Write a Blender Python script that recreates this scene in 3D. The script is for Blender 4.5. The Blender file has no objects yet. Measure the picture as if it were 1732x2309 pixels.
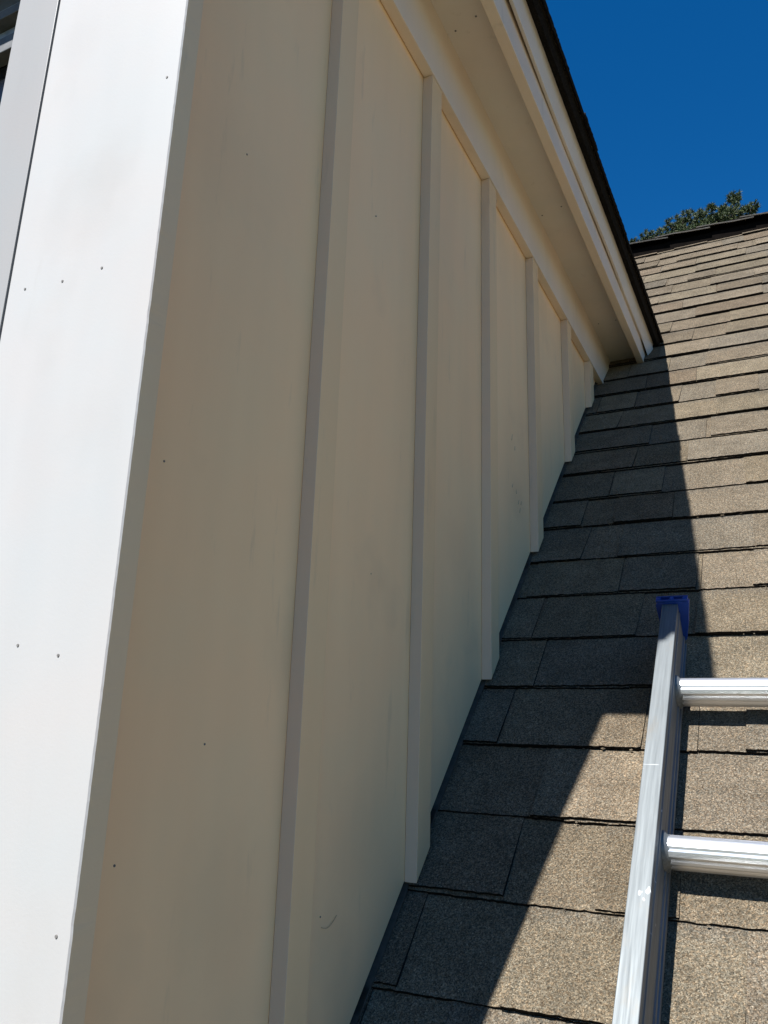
import bpy, math, random
from mathutils import Vector, Matrix

C = bpy.context.scene.collection
U = 0.32                                    # one batten spacing in metres

# ------------------------------------------------------------------ camera
cam_d = bpy.data.cameras.new("camera")
cam = bpy.data.objects.new("camera", cam_d)
C.objects.link(cam)
R_ = ((0.895041, 0.444827, 0.032115), (-0.094238, 0.259016, -0.961265), (-0.435914, 0.857345, 0.27375))
CAM = Vector((1.618958, -2.489753, -0.445904)) * U
M = Matrix(((R_[0][0], -R_[1][0], -R_[2][0], CAM.x),
            (R_[0][1], -R_[1][1], -R_[2][1], CAM.y),
            (R_[0][2], -R_[1][2], -R_[2][2], CAM.z),
            (0, 0, 0, 1)))
cam.matrix_world = M
cam_d.sensor_fit = 'VERTICAL'
cam_d.sensor_height = 24.0
cam_d.lens = 24.0 * 1844.42 / 2309.0
cam_d.clip_start = 0.02
cam_d.clip_end = 2000
bpy.context.scene.camera = cam

# ------------------------------------------------------------------ light
SUN_TRAVEL = Vector((0.155, 0.79, -1.0)).normalized()
sun_el = math.asin(-SUN_TRAVEL.z)
sun_az = math.atan2(-SUN_TRAVEL.x, -SUN_TRAVEL.y)        # from +Y towards +X
sun_d = bpy.data.lights.new("sun", 'SUN')
sun_d.energy = 5.0
sun_d.angle = math.radians(0.5)
sun_d.color = (1.0, 0.985, 0.962)
sun = bpy.data.objects.new("sun", sun_d)
C.objects.link(sun)
sun.location = (-2, -8, 12)
sun.rotation_euler = SUN_TRAVEL.to_track_quat('-Z', 'Y').to_euler()

world = bpy.data.worlds.new("World")
bpy.context.scene.world = world
world.use_nodes = True
nt = world.node_tree
bg = nt.nodes["Background"]
sky = nt.nodes.new("ShaderNodeTexSky")
sky.sky_type = 'NISHITA'
sky.sun_disc = False
sky.sun_elevation = sun_el
sky.sun_rotation = sun_az
sky.altitude = 0
sky.air_density = 1.0
sky.dust_density = 0.0
sky.ozone_density = 10.0
hs = nt.nodes.new("ShaderNodeHueSaturation")
hs.inputs["Saturation"].default_value = 1.22
hs.inputs["Value"].default_value = 1.0
nt.links.new(sky.outputs[0], hs.inputs["Color"])
nt.links.new(hs.outputs[0], bg.inputs[0])
bg.inputs[1].default_value = 0.058

vs = bpy.context.scene.view_settings
vs.view_transform = 'Standard'
vs.look = 'None'
vs.exposure = 1.20
vs.gamma = 1.0
bpy.context.scene.cycles.max_bounces = 8
bpy.context.scene.cycles.diffuse_bounces = 5

# ------------------------------------------------------------------ helpers
class MB:
    def __init__(self):
        self.v, self.f, self.mi, self.col, self.sm = [], [], [], [], []
    def face(self, idx, m=0, c=(1, 1, 1), smooth=False):
        self.f.append(tuple(idx)); self.mi.append(m); self.col.append(c); self.sm.append(smooth)
    def poly(self, pts, m=0, c=(1, 1, 1)):
        b = len(self.v); self.v += [Vector(p) for p in pts]
        self.face(range(b, b + len(pts)), m, c)
    def box(self, x0, x1, y0, y1, z0, z1, m=0, c=(1, 1, 1), fr=None):
        P = [(x0, y0, z0), (x1, y0, z0), (x1, y1, z0), (x0, y1, z0), (x0, y0, z1), (x1, y0, z1), (x1, y1, z1), (x0, y1, z1)]
        if fr: P = [fr(*p) for p in P]
        b = len(self.v); self.v += [Vector(p) for p in P]
        for q in ((0, 3, 2, 1), (4, 5, 6, 7), (0, 1, 5, 4), (1, 2, 6, 5), (2, 3, 7, 6), (3, 0, 4, 7)):
            self.face([b + i for i in q], m, c)
    def prism(self, prof, along, fr=None, m=0, c=(1, 1, 1), caps=True, smooth=False):
        """closed profile (list of (a,b)) swept between the stations in 'along'; fr(t,a,b)->point"""
        n = len(prof); b = len(self.v)
        for t in along:
            for (p, q) in prof: self.v.append(Vector(fr(t, p, q)))
        for k in range(len(along) - 1):
            for i in range(n):
                j = (i + 1) % n
                self.face([b + k * n + i, b + k * n + j, b + (k + 1) * n + j, b + (k + 1) * n + i], m, c, smooth)
        if caps:
            self.face([b + i for i in reversed(range(n))], m, c)
            self.face([b + (len(along) - 1) * n + i for i in range(n)], m, c)
    def disc(self, c0, nrm, r, h, seg=10, m=0):
        nrm = Vector(nrm).normalized(); a = nrm.orthogonal().normalized(); bb = nrm.cross(a)
        c0 = Vector(c0); b = len(self.v)
        for k in range(seg):
            t = 2 * math.pi * k / seg
            d = a * math.cos(t) + bb * math.sin(t)
            self.v.append(c0 + d * r); self.v.append(c0 + d * r * .85 + nrm * h)
        for k in range(seg):
            j = (k + 1) % seg
            self.face([b + 2 * k, b + 2 * j, b + 2 * j + 1, b + 2 * k + 1], m)
        self.face([b + 2 * k + 1 for k in range(seg)], m)
    def tube(self, pts, radii, seg=8, m=0, c=(1, 1, 1), caps=True):
        b = len(self.v); n = len(pts)
        pts = [Vector(p) for p in pts]
        for i, p in enumerate(pts):
            d = (pts[min(i + 1, n - 1)] - pts[max(i - 1, 0)]).normalized()
            a = d.orthogonal().normalized() if abs(d.z) < .99 else Vector((1, 0, 0))
            if i: a = (pa - d * pa.dot(d)).normalized()
            pa = a; e = d.cross(a)
            for k in range(seg):
                t = 2 * math.pi * k / seg
                self.v.append(p + (a * math.cos(t) + e * math.sin(t)) * radii[i])
        for i in range(n - 1):
            for k in range(seg):
                j = (k + 1) % seg
                self.face([b + i * seg + k, b + i * seg + j, b + (i + 1) * seg + j, b + (i + 1) * seg + k], m, c, True)
        if caps:
            self.face([b + k for k in reversed(range(seg))], m, c)
            self.face([b + (n - 1) * seg + k for k in range(seg)], m, c)
    def build(self, name, mats, parent=None, base=(0, 0, 0), bevel=0):
        me = bpy.data.meshes.new(name)
        base = Vector(base)
        me.from_pydata([tuple(v - base) for v in self.v], [], self.f)
        if not isinstance(mats, (list, tuple)): mats = [mats]
        for m in mats: me.materials.append(m)
        me.polygons.foreach_set("material_index", self.mi)
        me.polygons.foreach_set("use_smooth", self.sm)
        if any(c != (1, 1, 1) for c in self.col):
            at = me.color_attributes.new("tone", 'FLOAT_COLOR', 'CORNER')
            buf = []
            for f, c in zip(self.f, self.col):
                if isinstance(c, list):
                    for q in c: buf += [*q, 1.0]
                else: buf += [*c, 1.0] * len(f)
            at.data.foreach_set("color", buf)
        me.update()
        o = bpy.data.objects.new(name, me)
        C.objects.link(o)
        if parent: o.parent = parent
        else: o.location = base
        if bevel:
            bv = o.modifiers.new("bevel", 'BEVEL'); bv.width = bevel; bv.segments = 2
            bv.limit_method = 'ANGLE'; bv.angle_limit = math.radians(40)
        return o

def thing(name, label, cat, loc, group=None):
    o = bpy.data.objects.new(name, None); C.objects.link(o)
    o.location = loc; o["label"] = label; o["category"] = cat
    if group: o["group"] = group
    return o

class NT:
    """little node helper"""
    def __init__(self, name):
        self.m = bpy.data.materials.new(name); self.m.use_nodes = True
        self.t = self.m.node_tree; self.b = self.t.nodes["Principled BSDF"]
        self.co = self.t.nodes.new("ShaderNodeTexCoord").outputs["Object"]
    def n(self, kind, **kw):
        nd = self.t.nodes.new(kind)
        for k, v in kw.items(): setattr(nd, k, v)
        return nd
    def link(self, a, b): self.t.links.new(a, b)
    def noise(self, scale, detail=2, rough=.5, vec=None, stretch=None):
        nd = self.n("ShaderNodeTexNoise"); nd.inputs["Scale"].default_value = scale
        nd.inputs["Detail"].default_value = detail; nd.inputs["Roughness"].default_value = rough
        v = vec or self.co
        if stretch:
            mp = self.n("ShaderNodeMapping"); mp.inputs["Scale"].default_value = stretch
            self.link(v, mp.inputs["Vector"]); v = mp.outputs[0]
        self.link(v, nd.inputs["Vector"]); return nd
    def voro(self, scale, vec=None):
        nd = self.n("ShaderNodeTexVoronoi"); nd.inputs["Scale"].default_value = scale
        self.link(vec or self.co, nd.inputs["Vector"]); return nd
    def ramp(self, src, stops, interp='LINEAR'):
        nd = self.n("ShaderNodeValToRGB"); cr = nd.color_ramp; cr.interpolation = interp
        while len(cr.elements) < len(stops): cr.elements.new(.5)
        for e, (p, c) in zip(cr.elements, stops):
            e.position = p; e.color = (*c, 1) if isinstance(c, (tuple, list)) else (c, c, c, 1)
        self.link(src, nd.inputs[0]); return nd.outputs[0]
    def mix(self, a, b, fac, mode='MIX'):
        nd = self.n("ShaderNodeMix", data_type='RGBA', blend_type=mode)
        for i, v in ((0, fac), (6, a), (7, b)):
            s = nd.inputs[i]
            if hasattr(v, "is_output"): self.link(v, s)
            elif isinstance(v, (int, float)): s.default_value = v if i == 0 else (v, v, v, 1)
            else: s.default_value = (*v, 1)
        return nd.outputs[2]
    def bump(self, h, strength, dist, prev=None):
        nd = self.n("ShaderNodeBump"); nd.inputs["Strength"].default_value = strength
        nd.inputs["Distance"].default_value = dist
        self.link(h, nd.inputs["Height"])
        if prev is not None: self.link(prev, nd.inputs["Normal"])
        return nd.outputs[0]
    def out(self, color=None, rough=None, normal=None, metal=None, spec=None):
        for key, v in (("Base Color", color), ("Roughness", rough), ("Normal", normal), ("Metallic", metal), ("Specular IOR Level", spec)):
            if v is None: continue
            s = self.b.inputs[key]
            if hasattr(v, "is_output"): self.link(v, s)
            elif isinstance(v, (tuple, list)): s.default_value = (*v, 1)
            else: s.default_value = v
        return self.m

def paint(name, col, dirt, dirt_amt=.35, rough=.5, streak=(1, 1, .15), stains=()):
    k = NT(name)
    big = k.ramp(k.noise(3.2, 4, .6, stretch=streak).outputs[0], [(.35, .93), (.65, 1.04)])
    c = k.mix(col, big, 1.0, 'MULTIPLY')
    c = k.mix(c, k.ramp(k.noise(7, 3, .6).outputs[0], [(.35, (1.02, .992, .98)), (.65, (.985, 1.0, 1.005))]), 1.0, 'MULTIPLY')
    smg = k.ramp(k.noise(5.5, 4, .55, stretch=(1, .6, .6)).outputs[0], [(.60, 0.0), (.72, .16)])
    c = k.mix(c, dirt, smg)
    fine = k.ramp(k.noise(26, 5, .65, stretch=streak).outputs[0], [(.62, 0.0), (.80, dirt_amt)])
    c = k.mix(c, dirt, fine)
    for (px, py, pz, rad, amt) in stains:
        dv = k.n("ShaderNodeVectorMath", operation='DISTANCE'); k.link(k.co, dv.inputs[0]); dv.inputs[1].default_value = (px, py, pz)
        wob = k.n("ShaderNodeMath", operation='MULTIPLY_ADD'); k.link(k.noise(30, 4, .6).outputs[0], wob.inputs[0])
        wob.inputs[1].default_value = -rad * 1.1; k.link(dv.outputs["Value"], wob.inputs[2])
        c = k.mix(c, tuple(q * .8 for q in dirt), k.ramp(wob.outputs[0], [(0.0, amt * .45), (rad * .9, 0.0)]))
    sp = k.voro(38)
    dots = k.ramp(sp.outputs["Distance"], [(.0, 1.0), (.035, 1.0), (.05, 0.0)])
    rnd = k.ramp(sp.outputs["Color"], [(.955, 0.0), (.96, 1.0)])
    c = k.mix(c, (dirt[0] * .5, dirt[1] * .5, dirt[2] * .5), k.mix(dots, rnd, 1.0, 'MULTIPLY'))
    nb = k.bump(k.noise(420, 3, .6).outputs[0], .10, .0008)
    nb = k.bump(k.noise(9, 3, .5, stretch=(1, 1, .3)).outputs[0], .12, .004, nb)
    return k.out(c, rough, nb, spec=.28)

M_SIDING = paint("cream_painted_siding", (.96, .675, .375), (.30, .25, .18), stains=[(0.0, -2.39, 6.168, 0.05, 0.22), (0.0, -2.496, 5.912, 0.06, 0.16), (0.0, -1.536, 6.584, 0.04, 0.25), (0.0, -2.576, 6.68, 0.07, 0.12), (0.0, -2.208, 5.944, 0.06, 0.15), (0.0, -1.888, 6.392, 0.05, 0.14)])
M_BATTEN = paint("cream_painted_batten", (.86, .61, .335), (.30, .26, .20))
M_SIDE_SHADE = paint("shaded_batten_side", (.68, .525, .385), (.28, .24, .19))  # batten paint with the side faces' shade mixed into its colour
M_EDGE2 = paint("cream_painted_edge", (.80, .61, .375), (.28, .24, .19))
M_FRIEZE = paint("cream_painted_frieze", (.80, .675, .53), (.30, .25, .18))
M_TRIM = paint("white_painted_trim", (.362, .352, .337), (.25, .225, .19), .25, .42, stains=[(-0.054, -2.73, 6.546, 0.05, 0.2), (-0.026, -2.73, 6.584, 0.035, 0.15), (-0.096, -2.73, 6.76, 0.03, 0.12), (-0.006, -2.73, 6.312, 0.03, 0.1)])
M_CASING = paint("grey_white_casing", (.262, .254, .243), (.2, .195, .185), .25, .4)
M_SOFFIT = paint("cream_painted_soffit", (.74, .675, .58), (.30, .25, .17))

def solid(name, col, rough=.6, metal=0, spec=.5):
    k = NT(name)
    v = k.ramp(k.noise(60, 4, .6).outputs[0], [(.3, .75), (.7, 1.25)])
    return k.out(k.mix(col, v, 1.0, 'MULTIPLY'), rough, None, metal, spec)

M_DARK = solid("dark_underlay", (.10, .085, .065), .9, 0, .05)
M_STEP = solid("weathered_step_flashing", (.09, .075, .058), .9, 0, .1)
M_FLASH = solid("dark_bronze_flashing", (.006, .005, .0045), 1.0, 0, .0)
M_NAIL = solid("dull_nail", (.13, .12, .11), .6)
M_SCUFF = solid("grey_scuff", (.34, .28, .19), .7)
M_GLASS = NT("dark_window_glass").out((.006, .007, .008), .12, None, 0, .3)
M_SASH = solid("grey_window_sash", (.22, .23, .24), .5)
M_SASHD = solid("dark_window_screen", (.09, .093, .096), .6)

def shingle_mat():
    k = NT("granule_shingle")
    at = k.n("ShaderNodeVertexColor", layer_name="tone")
    v1 = k.voro(720); v2 = k.voro(460)
    g1 = k.ramp(v1.outputs["Color"], [(0, .26), (.30, .56), (.62, .94), (.88, 1.42), (1, 2.2)])
    g2 = k.ramp(v2.outputs["Color"], [(0, .68), (.5, 1.0), (1, 1.36)])
    tint = k.ramp(k.noise(330, 2, .5).outputs[0], [(.34, (1.06, .97, .89)), (.5, (1.0, 1.0, 1.0)), (.66, (.93, 1.0, 1.07))])
    blot = k.ramp(k.noise(14, 5, .65).outputs[0], [(.3, .80), (.7, 1.17)])
    blot2 = k.ramp(k.noise(2.0, 3, .6).outputs[0], [(.3, .92), (.7, 1.07)])
    c = k.mix(at.outputs[0], g1, 1.0, 'MULTIPLY')
    c = k.mix(c, g2, 1.0, 'MULTIPLY')
    c = k.mix(c, tint, 1.0, 'MULTIPLY')
    c = k.mix(c, blot, 1.0, 'MULTIPLY')
    c = k.mix(c, blot2, 1.0, 'MULTIPLY')
    nb = k.bump(v1.outputs["Distance"], .55, .0012)
    nb = k.bump(k.noise(150, 3, .6).outputs[0], .35, .0016, nb)
    k.b.inputs["Diffuse Roughness"].default_value = 1.0
    return k.out(c, .95, nb, spec=.05)
M_SHINGLE = shingle_mat()
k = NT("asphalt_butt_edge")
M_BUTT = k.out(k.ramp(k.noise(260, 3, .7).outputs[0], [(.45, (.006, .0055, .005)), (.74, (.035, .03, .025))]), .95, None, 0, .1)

def alu(name, dirt, base, rough, stretch, tilt=0.0, white=(.55, .56, .55)):
    """worn aluminium, brushed along its length"""
    k = NT(name)
    mp = k.n("ShaderNodeMapping"); mp.inputs["Rotation"].default_value = (-tilt, 0, 0)
    k.link(k.co, mp.inputs["Vector"]); v = mp.outputs[0]
    br = k.noise(240, 3, .6, v, stretch)
    c = k.mix(base, k.ramp(br.outputs[0], [(.3, .84), (.7, 1.14)]), 1.0, 'MULTIPLY')
    d = k.ramp(k.noise(30, 5, .7, v, tuple(.35 if q < 1 else 1 for q in stretch)).outputs[0], [(.55, 0.0), (.70, dirt)])
    c = k.mix(c, (.20, .18, .15), d)
    nick = k.ramp(k.noise(75, 2, .5, v, tuple(2.2 if q < 1 else .22 for q in stretch)).outputs[0], [(.735, 0.0), (.76, .6)])
    spot = k.ramp(k.noise(34, 3, .6, v, tuple(.6 if q < 1 else 1 for q in stretch)).outputs[0], [(.69, 0.0), (.71, 1.0)])
    w = k.mix(nick, spot, 1.0, 'LIGHTEN')
    c = k.mix(c, white, w)
    r = k.ramp(br.outputs[0], [(.3, rough + .12), (.7, rough)])
    mt = k.ramp(w, [(0, .88), (1, .1)])
    return k.out(c, r, k.bump(br.outputs[0], .10, .0004), mt)
M_ALU = alu("brushed_aluminium_rail", .45, (.18, .196, .202), .58, (1, .04, 1), math.atan(0.961117), (.40, .41, .41))
M_RUNG = alu("polished_aluminium_rung", .20, (.72, .73, .74), .31, (.03, 1, 1))
k = NT("blue_plastic")
M_BLUE = k.out(k.ramp(k.noise(40, 3, .6).outputs[0], [(.3, (.001, .027, .19)), (.7, (.002, .042, .26))]), .42)

# ------------------------------------------------------------------ main dimensions (batten units, scaled by U)
T = 0.961117                 # main roof rise per run
ZB = -1.97734                # siding bottom at y = 0
ZR = ZB - 0.06               # roof surface at y = 0
LS = math.hypot(1, T)
EX, EY, EZ = Vector((1, 0, 0)), Vector((0, 1 / LS, T / LS)), Vector((0, -T / LS, 1 / LS))
RO = Vector((0, 0, ZR))      # roof origin
def roof(x, s, n):           # roof frame -> world, s measured along the slope, all in units
    return (RO + EX * x + EY * s + EZ * n) * U
def P(x, y, z): return Vector((x, y, z)) * U

rng = random.Random(7)
TONES = [(0.163, 0.131, 0.090), (0.172, 0.138, 0.097), (0.152, 0.121, 0.084), (0.167, 0.135, 0.096), (0.157, 0.128, 0.092),
         (0.147, 0.123, 0.091), (0.175, 0.143, 0.099), (0.159, 0.123, 0.085)]
SLATE = [(0.108, 0.098, 0.083), (0.119, 0.106, 0.087)]

def shingles(mb, fr, x0, x1, s0, exposure, n_courses, fine=None, seed=1, tabw=(.3, .92), uneven=1.0, tab_n=.015):
    """laminated shingle courses: a continuous lower layer with separate thicker tabs on it"""
    rg = random.Random(seed)
    def piece(xa, xb, sa, sb, na, nb, th, tone, fine_here, top_tone=None, skew=0):
        w = xb - xa
        seg = max(1, int(w / (.018 if fine_here else .25)))
        j = .0026 if fine_here else .002
        xs = [xa + w * i / seg for i in range(seg + 1)]
        ph = rg.uniform(0, 6)
        bot = [sa + rg.uniform(-j, j) + .006 * math.sin(x * 2.1 + ph) * uneven for x in xs]
        lift = [na + rg.uniform(-.0015, .0015) for x in xs]
        b = len(mb.v)
        for x, s, n in zip(xs, bot, lift): mb.v.append(Vector(fr(x, s, n)))
        sm = sb - (sb - sa) * .27
        nm = nb + (na - nb) * .27
        for x in xs: mb.v.append(Vector(fr(x + skew, sm, nm)))
        for x in xs: mb.v.append(Vector(fr(x + skew * 1.3, sb, nb)))
        for x, s, n in zip(xs, bot, lift): mb.v.append(Vector(fr(x, s + .002, n - th)))
        for x in xs: mb.v.append(Vector(fr(x + skew * 1.3, sb, nb - th)))
        k = seg + 1
        tt = top_tone or tone
        for i in range(seg):
            mb.face([b + i, b + i + 1, b + k + i + 1, b + k + i], 0, tone)
            mb.face([b + k + i, b + k + i + 1, b + 2 * k + i + 1, b + 2 * k + i], 0, [tone, tone, tt, tt])
            mb.face([b + 3 * k + i, b + 3 * k + i + 1, b + i + 1, b + i], 1)
        mb.face([b, b + k, b + 2 * k, b + 4 * k, b + 3 * k], 1)
        mb.face([b + k - 1, b + 4 * k - 1, b + 5 * k - 1, b + 3 * k - 1, b + 2 * k - 1], 1)
    for c in range(n_courses):
        sc = s0 + c * exposure
        off = rg.uniform(-.012, .012) * uneven
        sa = sc + off
        # lower layer
        x = x0 - rg.uniform(0, 2)
        while x < x1:
            w = rg.uniform(2.4, 3.4)
            xb = min(x + w, x1)
            fh = fine and not (xb < fine[0] or x > fine[1])
            t = rg.choice(TONES); sl = rg.choice(SLATE)
            if xb > x0: piece(max(x, x0), xb - .003, sa, sa + exposure * 1.22, .002, -.020, .020, t, fh,
                              tuple(.55 * a + .45 * b for a, b in zip(t, sl)))
            x += w
        # tabs
        x = x0 - rg.uniform(0, .8)
        while x < x1:
            w = rg.uniform(*tabw)
            gap = rg.choice([.005, .006, rg.uniform(.25, .75), rg.uniform(.2, .6)])
            xb = min(x + w, x1)
            if xb > x0 and x < x1:
                xa = max(x, x0)
                fh = fine and not (xb < fine[0] or xa > fine[1])
                t = rg.choice(TONES)
                v = rg.uniform(.84, 1.11); t = tuple(q * v for q in t)
                tt = t if rg.random() < .5 else tuple(.5 * a + .5 * b for a, b in zip(t, rg.choice(SLATE)))
                piece(xa, xb, sa + (rg.uniform(-.003, .004) if rg.random() < .65 else rg.uniform(-.012, .014) * uneven), sa + exposure * 1.045, tab_n + rg.uniform(-.004, .004) * uneven, -.0115, .015, t, fh, tt,
                      rg.uniform(-.012, .012))
            x += w + gap

# ------------------------------------------------------------------ ground
GZ = -6.2
g = MB()
g.poly([(-400, -400, GZ), (400, -400, GZ), (400, 400, GZ), (-400, 400, GZ)])
k = NT("lawn_ground")
M_GROUND = k.out(k.ramp(k.noise(.8, 6, .7).outputs[0], [(.3, (.035, .05, .018)), (.7, (.09, .085, .045))]), .95)
go = g.build("ground", M_GROUND); go["kind"] = "structure"

# ------------------------------------------------------------------ house
HB = Vector((0, 2.4, GZ))
house = thing("house", "cream house with board-and-batten dormer wall and white corner board on a brown shingle roof", "house", HB)
def part(mb, name, mats, parent=None, bevel=0):
    o = mb.build(name, mats, parent or house, HB, bevel)
    return o

# main roof: courses of shingles on the near slope, plain far slope, sheathing below
RIDGE_Y = 10.12
S_R = RIDGE_Y * LS
EXPO = 0.32347 * LS
S_FIRST = 0.70346 * LS
n_down = 17
s_eave = S_FIRST - n_down * EXPO
n_tot = int((S_R - s_eave) / EXPO) + 1
XL, XR = -14.0, 14.0
mb = MB()
shingles(mb, roof, XL, XR, s_eave, EXPO, n_tot, fine=(-.1, 2.1), seed=11)
def far_slope(x, s, n):      # mirrored slope behind the ridge
    p = roof(x, s, n); yr = RIDGE_Y * U
    return Vector((p.x, 2 * yr - p.y, p.z))
rg = random.Random(8)
for q in range(70):                            # crumbs of granules and sealant along the butt edges
    cs = S_FIRST + EXPO * rg.randrange(-1, 9) - rg.uniform(.000, .014)
    cx = rg.uniform(.25, 1.75); rr = rg.uniform(.003, .0075)
    b = len(mb.v)
    for d in ((1, 0, 0), (0, 1, 0), (-1, 0, 0), (0, -1, 0), (0, 0, .8), (0, 0, -.8)):
        mb.v.append(roof(cx + d[0] * rr * rg.uniform(.7, 1.8), cs + d[1] * rr * rg.uniform(.6, 1.2), .004 + d[2] * rr + rg.uniform(-.002, .002)))
    for tri in ((0, 1, 4), (1, 2, 4), (2, 3, 4), (3, 0, 4), (1, 0, 5), (2, 1, 5), (3, 2, 5), (0, 3, 5)):
        mb.face([b + i for i in tri], 0, rg.choice(TONES))
mb.box(XL, XR, s_eave + .05, S_R - .01, -.16, -.045, 1, fr=roof)
mb.box(XL, XR, s_eave, S_R - .012, -.16, -.005, 0, (.165, .14, .112), fr=far_slope)
main_roof = part(mb, "roof", [M_SHINGLE, M_BUTT])

# ridge vent and cap shingles
mb = MB()
RZ = ZR + T * RIDGE_Y
def ridge_prof(h, w, th):
    return [(-w, -w * T - .02), (w, -w * T - .02), (w, -w * T + h), (0, h + .06), (-w, -w * T + h)]
mb.prism(ridge_prof(.145, .30, .10), [XL, XR], lambda t, a, b: P(t, RIDGE_Y + a, RZ + b))
part(mb, "ridge_vent", M_FLASH, main_roof)
x = -6.2
rg = random.Random(3)
while x < 9:
    mb = MB()
    L = .44 * 1.9
    tone = rg.choice([(.12, .115, .105), (.14, .13, .115), (.15, .135, .115)])
    h0, h1 = .215 + rg.uniform(-.01, .015), .185 + rg.uniform(-.006, .006)
    w = .40
    def cp(t, a, b, h0=h0, h1=h1):
        return P(x + t * L, RIDGE_Y + a, RZ + b + h0 + (h1 - h0) * t + .012 * math.sin(t * 5 + x))
    mb.prism([(-w, -w * .67), (-.12, -.10), (0, -.03), (.12, -.10), (w, -w * .67), (w, -w * .67 - .02), (0, -.05), (-w, -w * .67 - .02)],
             [0, .33, .66, 1.0], cp, 0, tone)
    part(mb, "ridge_cap", [M_SHINGLE, M_BUTT], main_roof)
    x += .44 * 1.45

# house walls under the main roof
ye = s_eave / LS + .9
mb = MB()
yb = 2 * RIDGE_Y - ye
zt = ZR + T * ye - .3
z0 = GZ / U
Y0, Y1 = ye, yb
for (xa, xb) in ((XL + 1, XL + 1.4), (XR - 1.4, XR - 1)):
    mb.prism([(Y0 + .41, z0), (Y1 - .41, z0), (Y1 - .41, zt), (RIDGE_Y, RZ - .5), (Y0 + .41, zt)], [xa, xb], lambda t, a, b: P(t, a, b))
mb.box(XL + 1, XR - 1, Y0, Y0 + .4, z0, zt, fr=P)
mb.box(XL + 1, XR - 1, Y1 - .4, Y1, z0, zt, fr=P)
part(mb, "house_wall", M_SIDING)

# ---- dormer body
YF = -1.03                   # face of the front trim board
XW = -3.7                    # far side of the dormer
TH = .04                     # siding thickness
FT = 3.262                   # frieze bottom
zj = lambda y: ZB + T * y    # siding bottom line
BY = [0.0, 1.004, 1.985, 2.990, 4.055, 4.937]
BW, BT = .14, .060
mb = MB()
ya, yb_ = -.95, 5.62
zt = 3.80
def side_panel(x0, x1, yA, zTop, drop=0):
    yC = (zTop - ZB) / T
    m = MB()
    m.prism([(yA, zj(yA) - drop), (yC, zTop), (yA, zTop)], [x0, x1], lambda t, a, b: P(t, a, b))
    return m
m = side_panel(-TH, 0, ya, zt)
siding = part(m, "siding", M_SIDING)
# dark wall behind, going into the roof
m = MB()
m.prism([(ya, zj(ya) - .5), ((zt - ZB) / T, zt - .5), ((zt - ZB) / T, zt), (ya, zt)], [-TH - .08, -TH - .004], lambda t, a, b: P(t, a, b))
part(m, "wall_underlay", M_DARK)
# step flashing where the cheek meets the shingles
m = MB()
fl = []
for i in range(22):
    yy = -1.0 + i * .3235
    if yy > 5.3: break
    s = yy * LS
    m.box(-.035, .012 + .004 * (i % 2), s, s + .56, .013, .020, fr=roof)
    m.box(-.034, -.028, s, s + .56, .013, .22, fr=roof)
part(m, "step_flashing", M_STEP)

# battens
for i, y in enumerate(BY):
    m = MB()
    gap = .0012
    yl, yr = y, y + BW
    x0, x1 = gap, BT
    top = FT - .004
    tilt = [.0, .003, -.004, .004, -.003, 0][i]
    pts = [(yl, zj(yl) - .002), (yr, zj(yr) - .002), (yr + tilt, top), (yl + tilt, top)]
    if i == 5: pts = [(yl, zj(yl)), (yr, zj(yr)), (yr, top), (yl, top)]
    m.prism(pts, [x0, x1], lambda t, a, b: P(t, a, b))
    for f_ in range(len(m.f)):                    # shade on the batten sides is put into their darker, greyer colour
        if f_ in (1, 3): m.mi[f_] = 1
    part(m, "batten", [M_BATTEN, M_SIDE_SHADE], siding, .0006)

# frieze board under the soffit
m = MB()
m.box(.003, .066, ya + .004, 6.4, FT, 3.732, fr=P)
frieze = part(m, "frieze_board", M_FRIEZE, None, .0012)

# soffit, fascia, upper trim board, roof edge
YE = -1.17                   # front end of the eave
m = MB(); m.box(-.05, .372, YE, 7.0, 3.73, 3.77, fr=P)
soffit = part(m, "soffit", M_SOFFIT)
rg = random.Random(5)
def bow(y): return .5 + .5 * math.sin(y * 1.35 + .3) * math.cos(y * .5)
ys = [YE + (7.0 - YE) * i / 40 for i in range(41)]
m = MB()
m.prism([(.366, 3.600), (.436, 3.595), (.436, 4.02), (.366, 4.02)], ys,
        lambda t, a, b: P(a, t, b + .004 * math.sin(t * 1.3)))
part(m, "fascia_board", M_FRIEZE, None, .0015)
m = MB()
def upb(t, a, b):
    gapw = .034 * max(0, bow(t) - .36)
    return P(a + (gapw if b < 3.9 else 0), t, b)
m.prism([(.4365, 3.815), (.460, 3.805), (.528, 4.055), (.500, 4.06)], ys, upb)
part(m, "trim_board", M_SOFFIT, None, .001)
# front end block of the boxed eave
m = MB(); m.box(.0, .366, YE - .04, YE - .002, 3.60, 4.05, fr=P)
part(m, "eave_end_board", M_TRIM)

# dormer roof: shingles on the visible slope, simple far slope
DM = .62
XRG = XW / 2
EXs, EZs = .605, 3.99
dl = math.hypot(1, DM)
RUN = (EXs - XRG) * dl
def dorm(x, s, n):           # x along the eave (world y), s up the slope (towards -x)
    return P(EXs - s / dl - n * DM / dl * -1, x, EZs + s * DM / dl + n / dl)
def dorm2(x, s, n):
    q = dorm(x, s, n) ; return Vector((2 * XRG * U - q.x, q.y, q.z))
m = MB()
YEND = 9.2
n_c = int(RUN / EXPO) + 1
shingles(m, dorm, YE - .06, YEND, 0.0, RUN / n_c, n_c, fine=(-1.3, 7), seed=21, uneven=.4, tab_n=.008)
m.box(YE - .05, YEND, .015, RUN, -.075, -.022, 1, fr=dorm)
m.box(YE - .05, YEND, .0, RUN, -.075, .0, 0, (.165, .14, .112), fr=dorm2)
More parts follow.
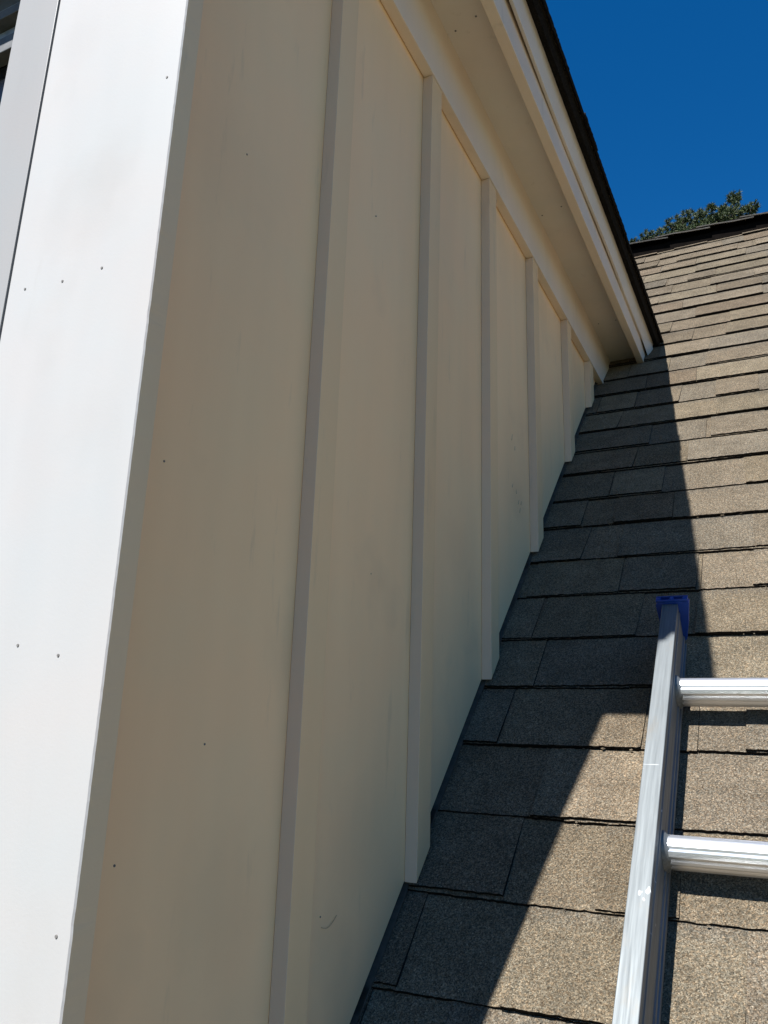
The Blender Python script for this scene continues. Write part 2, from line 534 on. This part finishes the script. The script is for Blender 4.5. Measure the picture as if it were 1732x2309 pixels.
# sheathing down to the trim
dorm_roof = part(m, "dormer_roof", [M_SHINGLE, M_BUTT])
m = MB()
for kk in range(30):
    yy = YE + kk * .52
    if yy > YEND: break
    tw = rg.uniform(.42, .52); hh = rg.uniform(.0, .012)
m.prism([(.535, 4.07), (.60, 4.03), (.598, 3.975), (.590, 3.972), (.585, 4.02), (.53, 4.045)], [YE - .05, 7.2], lambda t, a, b: P(a, t, b))
part(m, "drip_edge", M_FLASH)
# bent end of the drip flashing at the main roof
m = MB()
yv = 6.02
m.poly([P(.455, yv - .30, 3.80), P(.470, yv + .12, 3.70), P(.505, yv + .22, 3.80), P(.50, yv + .1, 3.93)])
m.poly([P(.452, yv - .30, 3.805), P(.50, yv + .1, 3.935), P(.505, yv + .22, 3.805), P(.467, yv + .12, 3.705)])
part(m, "loose_flashing", M_SOFFIT)

# ---- dormer front: trim boards, window, gable
m = MB()
DRZ = EZs + (RUN / dl) * DM
m.prism([(0.0, 3.8), (-.02, zj(-.95) - .4), (XW, zj(-.95) - .4), (XW, 3.8), (XRG, DRZ - .3)], [-.94, -.86], lambda t, a, b: P(a, t, b))
# cut-out for the window is behind the casing: front wall is built in pieces
m = MB()
WX0, WX1, WZ0, WZ1 = -3.05, -.66, -1.6, 2.80
zb0 = zj(-.95) - .4
for (xa, xb, za, zb_) in ((WX1, -.045, zb0, 3.9), (XW, WX0, zb0, 3.9), (WX0, WX1, zb0, WZ0), (WX0, WX1, WZ1, 3.9)):
    m.box(xa, xb, YF + .0695, -.87, za, zb_, fr=P)
m.prism([(-.045, 3.9), (XW, 3.9), (XRG, DRZ - .25)], [YF + .0695, -.87], lambda t, a, b: P(a, t, b))
part(m, "front_wall", M_SIDING)
# far cheek
m = MB()
yC = (zt - ZB) / T
m.prism([(-.868, zj(-.868) - .5), (yC, zt - .5), (yC, zt), (-.868, zt)], [XW, XW + .1], lambda t, a, b: P(t, a, b))
part(m, "far_cheek_wall", M_SIDING)

CX = .150                    # outer edge of the corner
def board(x0, x1, y0, y1, z0, z1, name, mat, bev=.0015):
    m = MB(); m.box(x0, x1, y0, y1, z0, z1, fr=P); return part(m, name, mat, None, bev)
m = MB()
re_ = random.Random(17)
zs = [zj(-1.0) - .10 + (3.73 - zj(-1.0) + .10) * i / 420 for i in range(421)]
chip = [re_.gauss(0, .00025) for _ in zs]
for q in range(7):
    i0 = re_.randrange(3, 415); dd = re_.uniform(.0006, .0016)
    for w_ in range(re_.choice([1, 2, 3])): chip[i0 + w_] -= dd
zi = {z: chip[i] for i, z in enumerate(zs)}
def cb(t, a, b): return P(a + (zi[t] if (a > 0 and b < YF + .01) else 0), b, t)
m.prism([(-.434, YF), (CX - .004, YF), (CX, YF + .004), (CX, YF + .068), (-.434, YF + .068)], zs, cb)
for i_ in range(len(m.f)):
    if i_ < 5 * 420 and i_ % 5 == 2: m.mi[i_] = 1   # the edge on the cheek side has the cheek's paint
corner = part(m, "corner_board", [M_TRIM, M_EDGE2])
board(.002, .10, YF + .0695, -.925, zj(-.93) - .02, 3.726, "corner_return", M_BATTEN)
board(XW - .15, XW + .434, YF, YF + .052, zj(-1.0) - .10, 3.73, "corner_board", M_TRIM)


# window with proud casing, head and dark panes
win = thing("window", "", "", (0, 0, 0)); del win["label"]; del win["category"]
bpy.data.objects.remove(win)
m = MB()
CY0 = YF - .005
m.box(-.646, -.4400, CY0, YF + .068, WZ0 - .05, WZ1 + .25, fr=P)
m.box(WX0 - .2, WX0 + .01, CY0, YF + .068, WZ0 - .05, WZ1 + .25, fr=P)
m.box(WX0 + .012, -.648, CY0, YF + .068, WZ1, WZ1 + .25, fr=P)
m.box(WX0 - .25, -.42, CY0 - .15, YF + .068, WZ0 - .16, WZ0 - .052, fr=P)
window = part(m, "window", M_CASING, None, .0004)
def wpart(name, mat, *boxes):
    m = MB()
    for b in boxes: m.box(*b, fr=P)
    return part(m, name, mat, window, .001)
zp = 2.36
wpart("pane", M_GLASS, (WX0, WX1, -.66, -.65, WZ0, zp))
wpart("sash_rail", M_SASHD, (WX0, WX1, -.72, -.66, zp + .003, zp + .085))
wpart("blind_slat", M_SASH, (WX0, WX1, -.69, -.66, zp + .100, zp + .165))
wpart("sash_rail", M_SASHD, (WX0, WX1, -.74, -.67, zp + .170, zp + .215))
wpart("blind_slat", M_SASH, (WX0, WX1, -.71, -.66, zp + .22, zp + .27))
wpart("window_head", M_SASHD, (WX0, WX1, -.70, -.66, zp + .275, WZ1 - .003))
wpart("window_jamb", M_SASHD, (WX0 + .012, WX1 - .003, -.64, -.62, WZ0, WZ1), (WX1 + .0, WX1 + .02, -.869, -.60, WZ0, WZ1))

# nail heads
def nail(p, nrm, r, parent):
    m = MB(); m.disc(P(*p), nrm, r, .0006); part(m, "nail_head", M_NAIL, parent)
for x, z in ((-.362, .841), (-.204, .829), (-.05, .834), (-.156, -.232), (-.008, -.26), (.106, -.873), (.107, 1.437), (-.3, -1.3)):
    nail((x, YF, z), (0, -1, 0), .0014, corner)
for x, y in ((.268, 1.154), (.10, 3.155), (.27, 3.105), (.13, 5.097), (.303, 5.089), (.11, .2), (.12, 1.2)):
    nail((x, y, 3.73), (0, 0, -1), .0022, soffit)
for y, z in ((-.748, .338), (-.764, -.766), (-.443, -.461), (.297, -1.046), (.5, 2.0), (-.5, 1.6)):
    nail((0, y, z), (1, 0, 0), .0012, siding)
# thin hair stuck to the siding
m = MB()
hp = [P(.004, .30 + .11 * t, -1.08 - .012 * math.sin(t * 3.4) + .02 * t * t) for t in [i / 10 for i in range(11)]]
m.tube(hp, [.0003] * 11, 4)
part(m, "stuck_hair", M_SCUFF, siding)
# scuffs near the fourth batten
for (y, z, l, a) in ((2.60, 1.62, .05, .3), (2.66, 1.56, .03, .1), (2.68, 1.25, .03, -.2), (2.73, 1.19, .035, .5), (2.60, 1.27, .03, .6), (2.76, 1.14, .04, .4), (2.79, 1.2, .03, .5)):
    m = MB()
    m.tube([P(.0005, y - l * .5 * math.sin(a), z - l * .5), P(.0005, y + l * .5 * math.sin(a), z + l * .5)], [.0007, .0004], 5)
    part(m, "scuff_mark", M_SCUFF, siding)

# ------------------------------------------------------------------ ladder lying on the roof
LB = roof(1.7, -.5, 0)
ladder = thing("ladder", "aluminium ladder with a blue plastic end cap lying on the shingles", "ladder", LB)
def lpart(m, name, mat, parent=None, bevel=0): return m.build(name, mat, parent or ladder, LB, bevel)
S_TOP = 1.976 * LS + .300 + .03     # upper end of the rails
S_BOT = S_TOP - 8.2
XI = 1.082                   # inner face of the left rail
XO = 1.003
HN = .312                    # height of the rail above the shingles
n0 = .022
def rail_prof(flip=False):
    t = .010; h = HN
    pr = [(XO, n0), (XO, n0 + t), (XI - t, n0 + t), (XI - t, h - t), (XO, h - t), (XO, h), (XI, h),
          (XI, h - .05), (XI + .004, h - .055), (XI + .004, h - .07), (XI, h - .075),
          (XI, n0 + .085), (XI + .007, n0 + .080), (XI + .007, n0 + .055), (XI, n0 + .05), (XI, n0 + .035), (XI + .010, n0 + .03), (XI + .010, n0)]
    if flip: pr = [(2 * XM - a, b) for a, b in reversed(pr)]
    return pr
XM = XI + .66
for flip in (False, True):
    m = MB()
    m.prism(rail_prof(flip), [S_BOT, S_TOP], lambda t, a, b: roof(a, t, b))
    rail = lpart(m, "rail", M_ALU, None, .0008)
    # blue end cap around the upper end of the rail
    m = MB()
    sg = (lambda a: 2 * XM - a) if flip else (lambda a: a)
    a0, a1, b0, b1 = XO - .034, XI + .056, .04, HN + .008
    prof = []
    for (cx, cy, st, rx) in ((a1 - .058, b0 + .05, -90, .022), (a1 - .026, .20, -10, .012), (a1 - .012, b1 - .014, 20, .014), (a0 + .02, b1 - .02, 90, .02), (a0 + .03, b0 + .09, 180, .02)):
        for q in range(4):
            t = math.radians(st + q * (30 if rx > .013 else 10))
            prof.append((sg(cx + rx * math.cos(t)), cy + rx * math.sin(t)))
    if flip: prof.reverse()
    m.prism(prof, [S_TOP + .003, S_TOP + .040], lambda t, a, b: roof(a, t, b))
    # rim above the rail end with two slots open to the top
    w_ = a1 - a0
    m.box(sg(a0 + .004), sg(a1 - .004), S_TOP + .034, S_TOP + .040, b1 + .0005, b1 + .018, fr=roof)
    m.box(sg(a0 + .004), sg(a1 - .004), S_TOP + .003, S_TOP + .010, b1 + .0005, b1 + .015, fr=roof)
    for f0, f1 in ((.03, .18), (.44, .56), (.82, .97)):
        m.box(sg(a0 + w_ * f0), sg(a0 + w_ * f1), S_TOP + .0105, S_TOP + .0335, b1 + .0005, b1 + .0165, fr=roof)
    lpart(m, "end_cap", M_BLUE, rail, .002)
RS = [2.570 - i * .946 for i in range(9)]
RN = .140
for s in RS:
    m = MB()
    prof = []
    rr = .064
    for q in range(40):
        t = 2 * math.pi * q / 40
        r = {14: .965, 18: .94, 19: .975, 21: .95, 24: .95, 3: .96, 7: .96}.get(q, 1.0)
        prof.append((.056 * r * math.cos(t), .073 * r * math.sin(t)))
    m.prism(prof, [XI + .002, 2 * XM - XI - .002], lambda t, a, b: roof(t, s + a, RN + b), smooth=False)
    rung = lpart(m, "rung", M_RUNG)
    for xa, d in ((XI, 1), (2 * XM - XI, -1)):
        m = MB()
        pr = [(.070 * math.cos(2 * math.pi * q / 28), .090 * math.sin(2 * math.pi * q / 28)) for q in range(28)]
        pr2 = [(a * .78, b * .78) for a, b in pr]
        A = [roof(xa + d * .0005, s + a, RN + b) for a, b in pr]
        B = [roof(xa + d * .011, s + a * .96, RN + b * .96) for a, b in pr]
        B2 = [roof(xa + d * .014, s + a * .85, RN + b * .85) for a, b in pr]
        D = [roof(xa + d * .030, s + a, RN + b) for a, b in pr2]
        n = 28; b0 = len(m.v); m.v += A + B + B2 + D
        for ring in range(3):
            for q in range(n):
                j = (q + 1) % n
                fc = [b0 + ring * n + q, b0 + ring * n + j, b0 + (ring + 1) * n + j, b0 + (ring + 1) * n + q]
                m.face(fc if d > 0 else fc[::-1], 0, (1, 1, 1), True)
        lpart(m, "rung_collar", M_ALU, rung)

# ------------------------------------------------------------------ pine tree behind the ridge
k = NT("pine_needles")
at = k.n("ShaderNodeVertexColor", layer_name="tone")
M_NEEDLE = k.out(at.outputs[0], .6, spec=.3)
k = NT("pine_bark")
M_BARK = k.out(k.ramp(k.noise(12, 5, .7, stretch=(1, 1, .25)).outputs[0], [(.3, (.03, .022, .016)), (.7, (.11, .08, .06))]), .9)
TB = Vector((.1, 13.0, GZ))
tree = thing("pine_tree", "bushy green pine tree rising behind the roof ridge", "tree", TB)
rg = random.Random(99)
def needles(m, p, axis, size, n, wd=.05):
    for i in range(n):
        d = (axis * rg.uniform(.1, 1.0) + Vector((rg.gauss(0, 1), rg.gauss(0, 1), rg.gauss(0, 1))) * .62).normalized()
        l = size * rg.uniform(.7, 1.15)
        w = d.orthogonal().normalized(); w.rotate(Matrix.Rotation(rg.uniform(0, 6.28), 3, d)); w *= size * wd
        q0 = p + d * size * .06; q1 = p + d * l
        v = rg.uniform(.7, 1.25)
        col = (.033 * v, .052 * v, .018 * v) if rg.random() < .6 else (.074 * v, .092 * v, .030 * v)
        m.poly([q0 - w, q0 + w, q1 + w * .35, q1 - w * .35], 0, col)
apex = Vector((.27, 12.84, 9.22))
trunk = MB()
tp = [TB + Vector((0, 0, -.2)), TB + Vector((.05, .0, 4)), TB + Vector((.0, .1, 8)), TB + Vector((.1, 0, 12)), Vector((.22, 12.9, 8.2)), apex]
trunk.tube(tp, [.30, .25, .20, .13, .06, .012], 10)
crown = MB()
def branch(p0, p1, r, tufts, size, nn, spread):
    mid = (p0 + p1) * .5 + Vector((0, 0, -.06 * (p1 - p0).length))
    trunk.tube([p0, mid, p1], [r, r * .7, r * .25], 6)
    for i in range(tufts):
        t = rg.uniform(.35, 1.0) ** .7
        b = p0 * (1 - t) ** 2 + mid * 2 * t * (1 - t) + p1 * t * t
        off = Vector((rg.gauss(0, 1), rg.gauss(0, 1), rg.gauss(0, .75))) * spread * (1.15 - .4 * t)
        q = b + off
        ax = ((p1 - p0).normalized() * .5 + off.normalized() * .6 + Vector((0, 0, .75))).normalized()
        tw = q - ax * size * .9
        trunk.tube([b, tw, q], [.006, .005, .003], 3)
        needles(crown, q, ax, size, nn)
        needles(crown, q - ax * size * .45, ax, size, nn // 2)
# upper limbs that show above the ridge: one clump of needle tufts at each limb end
for (x, y, z, cr) in [(0.28, 12.62, 9.1, 0.115), (0.22, 12.46, 8.74, 0.166), (0.07, 12.82, 9.08, 0.078), (-0.08, 12.36, 8.87, 0.053), (0.52, 12.52, 8.78, 0.105), (0.51, 13.1, 8.92, 0.156), (0.1, 13.73, 9.31, 0.215), (-0.17, 13.4, 9.24, 0.212), (-0.37, 13.2, 9.33, 0.162), (-0.29, 12.5, 8.49, 0.168), (-0.57, 12.79, 8.98, 0.19), (-0.73, 12.32, 8.65, 0.139), (-0.53, 12.32, 8.36, 0.183), (-0.8, 12.1, 8.25, 0.121), (-0.91, 12.18, 8.46, 0.084), (-1.24, 13.14, 9.09, 0.116), (-1.16, 13.08, 8.82, 0.115), (-1.35, 12.95, 8.82, 0.09), (-1.47, 12.85, 8.9, 0.049), (0.0, 12.53, 8.69, 0.153), (0.39, 12.96, 8.64, 0.155), (-0.78, 12.96, 8.64, 0.16), (-0.21, 13.38, 8.84, 0.194), (0.72, 13.96, 9.23, 0.164), (-1.0, 12.9, 8.6, .17), (-.68, 12.9, 8.85, .16), (-.25, 12.9, 8.85, .18), (-.05, 13.1, 8.95, .18), (.3, 13.1, 8.95, .17), (.12, 12.8, 8.8, .18)]:
    e = Vector((x, y, z))
    st = Vector((.2, 12.95, 7.9 + rg.uniform(-.5, .3)))
    trunk.tube([st, (st + e) * .5 - Vector((0, 0, .1)), e], [.03, .02, .006], 5)
    for i in range(int(3600 * cr * cr) + 20):
        off = Vector((rg.gauss(0, 1), rg.gauss(0, 1), rg.gauss(0, 1)))
        if off.length > 1.55: continue
        q = e + off * cr * .80
        ax = (off.normalized() * .7 + Vector((rg.uniform(-.3, .3), rg.uniform(-.3, .3), .7))).normalized()
        needles(crown, q, ax, .062, 30, .085)
        if i % 4 == 0: trunk.tube([e, q], [.005, .003], 3)
# lower crown, hidden by the roof from here
zz = 6.9
while zz > 0.5:
    rad = 1.3 + (7.8 - zz) * .32
    for kx in range(5):
        a = rg.uniform(0, 6.28)
        c = Vector((.12, 12.98, zz))
        e = c + Vector((math.cos(a) * rad, math.sin(a) * rad, .35 + rg.uniform(-.2, .3)))
        branch(c, e, .05, 60, .12, 14, .34)
    zz -= .62
trunk.build("trunk", M_BARK, tree, TB)
crown.build("crown", M_NEEDLE, tree, TB)
